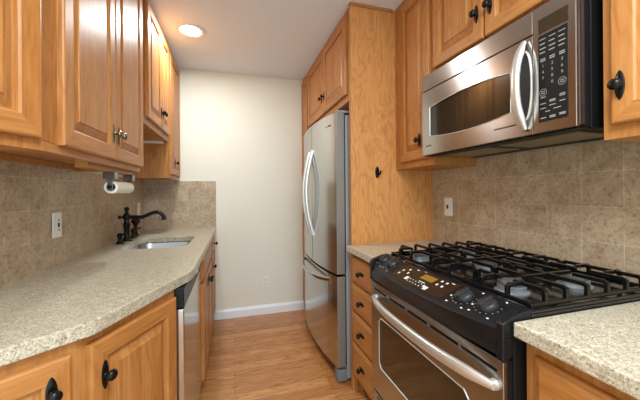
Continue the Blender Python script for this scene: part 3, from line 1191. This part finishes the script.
def on_panel(x, s, up=0.0):
    """point on the sloped panel, s from lip (0) to back (1)"""
    y0_, z0_ = lip(x) + 0.008, 0.892
    y1_, z1_ = 0.082, 0.933
    dy, dz = y1_ - y0_, z1_ - z0_
    ln = math.hypot(dy, dz)
    return Vector((x, y0_ + dy * s - dz / ln * up, z0_ + dz * s + dy / ln * up))


def panel_patch(bm, x0, x1, s0, s1, up, th, n=8):
    top, bot = [], []
    for i in range(n + 1):
        x = x0 + (x1 - x0) * i / n
        top.append((bm.verts.new(on_panel(x, s0, up)), bm.verts.new(on_panel(x, s1, up))))
        bot.append((bm.verts.new(on_panel(x, s0, up - th)), bm.verts.new(on_panel(x, s1, up - th))))
    for i in range(n):
        bm.faces.new((top[i][0], top[i + 1][0], top[i + 1][1], top[i][1]))
        bm.faces.new((bot[i][0], bot[i][1], bot[i + 1][1], bot[i + 1][0]))
        bm.faces.new((top[i][0], bot[i][0], bot[i + 1][0], top[i + 1][0]))
        bm.faces.new((top[i][1], top[i + 1][1], bot[i + 1][1], bot[i][1]))
    bm.faces.new((top[0][0], top[0][1], bot[0][1], bot[0][0]))
    bm.faces.new((top[n][0], bot[n][0], bot[n][1], top[n][1]))
    return bm


ovl = obj('touch_panel', panel_patch(B(), 0.225, 0.535, 0.10, 0.93, 0.0012, 0.001), OVERLAY, c)
obj('display', panel_patch(B(), 0.365, 0.435, 0.55, 0.80, 0.0020, 0.0007), DISPLAY, ovl)
def mark(x0, x1, s0, s1):
    obj('button_mark', panel_patch(B(), x0, x1, s0, s1, 0.0022, 0.0008, 1), MARK, ovl)


for (x, s, w, h) in ((0.25, 0.55, .010, .08), (0.275, 0.70, .010, .08), (0.25, 0.35, .010, .08), (0.29, 0.52, .010, .08), (0.31, 0.83, .018, .03),
                     (0.35, 0.88, .012, .02), (0.46, 0.78, .010, .07), (0.485, 0.78, .010, .07), (0.46, 0.58, .010, .07), (0.485, 0.58, .010, .07),
                     (0.505, 0.86, .02, .025), (0.40, 0.42, .05, .02), (0.43, 0.30, .012, .08)):
    w, h = w * 0.7, h * 0.55
    mark(x - w / 2, x + w / 2, s - h, s + h)
for i in range(5):
    for j in range(2):
        mark(0.337 + i * 0.018, 0.342 + i * 0.018, 0.33 - j * 0.12, 0.355 - j * 0.12)
for (x, s) in ((0.32, 0.30), (0.445, 0.25)):
    mark(x - 0.008, x + 0.008, s - 0.075, s + 0.075)
bm = B()
KNX = (0.060, 0.145, 0.588, 0.670)
for kx in KNX:
    for (dx, s) in ((0.030, 0.97), (-0.040, 0.42), (-0.030, 0.16), (0.030, 0.12)):
        panel_patch(bm, kx + dx - 0.003, kx + dx + 0.003, s - 0.02, s + 0.02, 0.0010, 0.0007, 1)
    for i in range(9):
        a = pi * (0.95 + i * 0.14)
        x, s = kx + 0.036 * cos(a), 0.58 + 0.36 * sin(a)
        if s > 0.02:
            panel_patch(bm, x - 0.0008, x + 0.0008, s - 0.007, s + 0.007, 0.0010, 0.0007, 1)
obj('dial_marks', bm, MARK, pn)
kb = B()
lathe(kb, [(0.028, -0.008), (0.0285, 0.005), (0.0265, 0.009), (0.0245, 0.013), (0.022, 0.0145), (0.0, 0.015)], 32)
box(kb, -0.0055, 0.0055, -0.0245, 0.0245, 0.008, 0.0215)
kproto = None
for kx in KNX:
    p = on_panel(kx, 0.56, 0.002)
    dyy, dzz = 0.082 - lip(kx) - 0.008, 0.933 - 0.892
    tilt = 0.46
    if kproto is None:
        k = kproto = obj('burner_knob', kb, KNOBPL, pn, bevel=0.0015, smooth=True)
    else:
        k = kproto.copy()
        C.objects.link(k)
    k.location = p
    k.rotation_euler = (tilt, 0, 0)

# oven door
bm = B()
WX0, WX1, WZ0, WZ1 = 0.085, 0.640, 0.420, 0.655
ow = [(0.005, 0.285), (W - 0.005, 0.285), (W - 0.005, 0.808), (0.005, 0.808)]
cw = 0.018
iw = [(WX0 + cw, WZ0), (WX1 - cw, WZ0), (WX1, WZ0 + cw), (WX1, WZ1 - cw), (WX1 - cw, WZ1), (WX0 + cw, WZ1), (WX0, WZ1 - cw), (WX0, WZ0 + cw)]
o1 = [bm.verts.new((x, 0, z)) for x, z in ow]
i1 = [bm.verts.new((x, 0, z)) for x, z in iw]
es = []
slots = [(0.025, 0.152), (0.173, 0.303), (0.318, 0.446), (0.457, 0.598), (0.606, 0.738)]
lists = [o1, i1]
for a, b in slots:
    lists.append([bm.verts.new((x, 0, z)) for x, z in ((a, 0.772), (b, 0.772), (b, 0.781), (a, 0.781))])
for L_ in lists:
    for i in range(len(L_)):
        es.append(bm.edges.new((L_[i], L_[(i + 1) % len(L_)])))
bmesh.ops.triangle_fill(bm, use_beauty=True, use_dissolve=False, edges=es)
r = bmesh.ops.extrude_face_region(bm, geom=bm.faces[:])
bmesh.ops.translate(bm, vec=(0, 0.014, 0), verts=[g for g in r['geom'] if isinstance(g, bmesh.types.BMVert)])
od = obj('oven_door', bm, STEEL, c, bevel=0.0015)
obj('door_backing', box(B(), 0.008, W - 0.008, 0.0145, 0.033, 0.288, 0.806), BLACKM, od)
obj('oven_window', prism_xz(B(), [(x + (0.0008 if x < 0.3 else -0.0008), z + (0.0008 if z < 0.5 else -0.0008)) for x, z in iw], 0.003, 0.013), OVENGL, od)
bm = B()
wp = [(x, -0.0006, z) for x, z in iw]
for p, q in zip(wp, wp[1:] + wp[:1]):
    sweep(bm, [p, q], 0.0022, 6, up=Vector((0, 1, 0)))
obj('window_trim', bm, SATIN, od)
pts, rr = [], []
for i in range(31):
    t = -1 + 2 * i / 30
    k = 1 - abs(t) ** 2.6
    pts.append((0.392 + 0.346 * t, -0.010 - 0.050 * k, 0.738 + 0.006 * k))
    rr.append(0.011 + 0.006 * min(1.0, 5 * (1 - abs(t))))
obj('oven_handle', sweep(B(), pts, rr, 14, flat=(0.75, 1.1)), CREAMMETAL, od, smooth=True)
for x in (0.052, 0.732):
    obj('handle_mount', lathe(B(), [(0.013, -0.012), (0.015, -0.0005)], 16, 'y', (x, 0, 0.738)), CREAMMETAL, od, smooth=True)
dr = obj('warming_drawer', box(B(), 0.005, W - 0.005, 0.0, 0.033, 0.105, 0.272), STEEL, c, bevel=0.003)
obj('drawer_pull', box(B(), 0.06, W - 0.06, -0.006, -0.0005, 0.250, 0.266), STEELDK, dr, bevel=0.002)

# burners
bl = B()
lathe(bl, [(0.050, 0), (0.050, 0.003), (0.041, 0.006), (0.041, 0.013), (0.0385, 0.0145), (0.0385, 0.016), (0.0415, 0.0175), (0.0415, 0.0225),
           (0.037, 0.024)], 32)
bcap = B()
lathe(bcap, [(0.036, 0.0243), (0.036, 0.026), (0.040, 0.0275), (0.040, 0.0325), (0.036, 0.035), (0.0, 0.036)], 32)
b0 = obj('burner', bl, BURNER, c, smooth=True)
bc = obj('burner_cap', bcap, CAPGR, b0, smooth=True)
spots = [(0.137, 0.190), (0.137, 0.465), (0.382, 0.330), (0.606, 0.205), (0.622, 0.465)]
for i, (x, y) in enumerate(spots):
    if i == 0:
        b = b0
    else:
        b = b0.copy()
        C.objects.link(b)
        k = bc.copy()
        C.objects.link(k)
        k.parent = b
    b.location = (x, y, 0.9222)


# grates
def bar(bm, p, q, w=0.0115, h=0.012):
    p, q = Vector(p), Vector(q)
    t = (q - p).normalized()
    s = t.cross(Vector((0, 0, 1)))
    if s.length < 1e-4:
        s = Vector((1, 0, 0))
    s.normalize()
    u = s.cross(t)
    vv = [bm.verts.new(c_ + s * (a * w / 2) + u * (b * h / 2)) for c_ in (p, q) for a, b in ((-1, -1), (1, -1), (1, 1), (-1, 1))]
    for f in ((3, 2, 1, 0), (4, 5, 6, 7), (0, 1, 5, 4), (1, 2, 6, 5), (2, 3, 7, 6), (3, 0, 4, 7)):
        bm.faces.new([vv[i] for i in f])


ZT, ZL = 0.972, 0.938


def finger(bm, pts):
    """pts in plan: first end turns down onto the frame"""
    a = Vector((pts[0][0], pts[0][1], ZL))
    b = Vector((pts[0][0], pts[0][1], ZT - 0.006))
    d = (Vector(pts[1] + (0,)) - Vector(pts[0] + (0,))).normalized()
    bar(bm, a, b + Vector((0, 0, 0.004)))
    bar(bm, b + d * -0.003 + Vector((0, 0, 0)), b + d * 0.012 + Vector((0, 0, 0.008)))
    bar(bm, Vector((pts[0][0], pts[0][1], ZT)) + d * 0.008, Vector((pts[1][0], pts[1][1], ZT)))


def grate(x0, x1, label):
    y0_, y1_ = 0.112, 0.600
    bm = B()
    for y in (y0_, y1_):
        bar(bm, (x0, y, ZL), (x1, y, ZL), 0.011, 0.012)
    for x in (x0 + 0.0055, x1 - 0.0055):
        bar(bm, (x, y0_, ZL), (x, y1_, ZL), 0.011, 0.012)
    for y in (0.165, 0.245, 0.330, 0.415, 0.500, 0.575):
        half = (x1 - x0) / 2
        if y in (0.330, 0.575):
            finger(bm, [(x0 + 0.006, y), (x0 + half + 0.001, y)])
            finger(bm, [(x1 - 0.006, y), (x0 + half - 0.001, y)])
        else:
            finger(bm, [(x0 + 0.006, y), (x0 + half - 0.022, y)])
            finger(bm, [(x1 - 0.006, y), (x0 + half + 0.022, y)])
    for x in (x0 + half - 0.045, x0 + half + 0.045):
        finger(bm, [(x, y0_), (x, 0.17)])
        finger(bm, [(x, y1_), (x, 0.53)])
    bar(bm, (x0 + half, 0.225, ZT), (x0 + half, 0.435, ZT))
    for x in (x0 + 0.0055, x1 - 0.0055):
        for y in (y0_ + 0.006, y1_ - 0.006):
            bar(bm, (x, y, 0.9305), (x, y, ZL - 0.004))
    o = obj('grate', bm, IRON, c, bevel=0.0018, seg=2)
    return o


grate(0.014, 0.257, '')
grate(0.261, 0.502, '')
grate(0.506, 0.749, '')

# remove prototypes
for k in KPROTO.values():
    bpy.data.objects.remove(k)
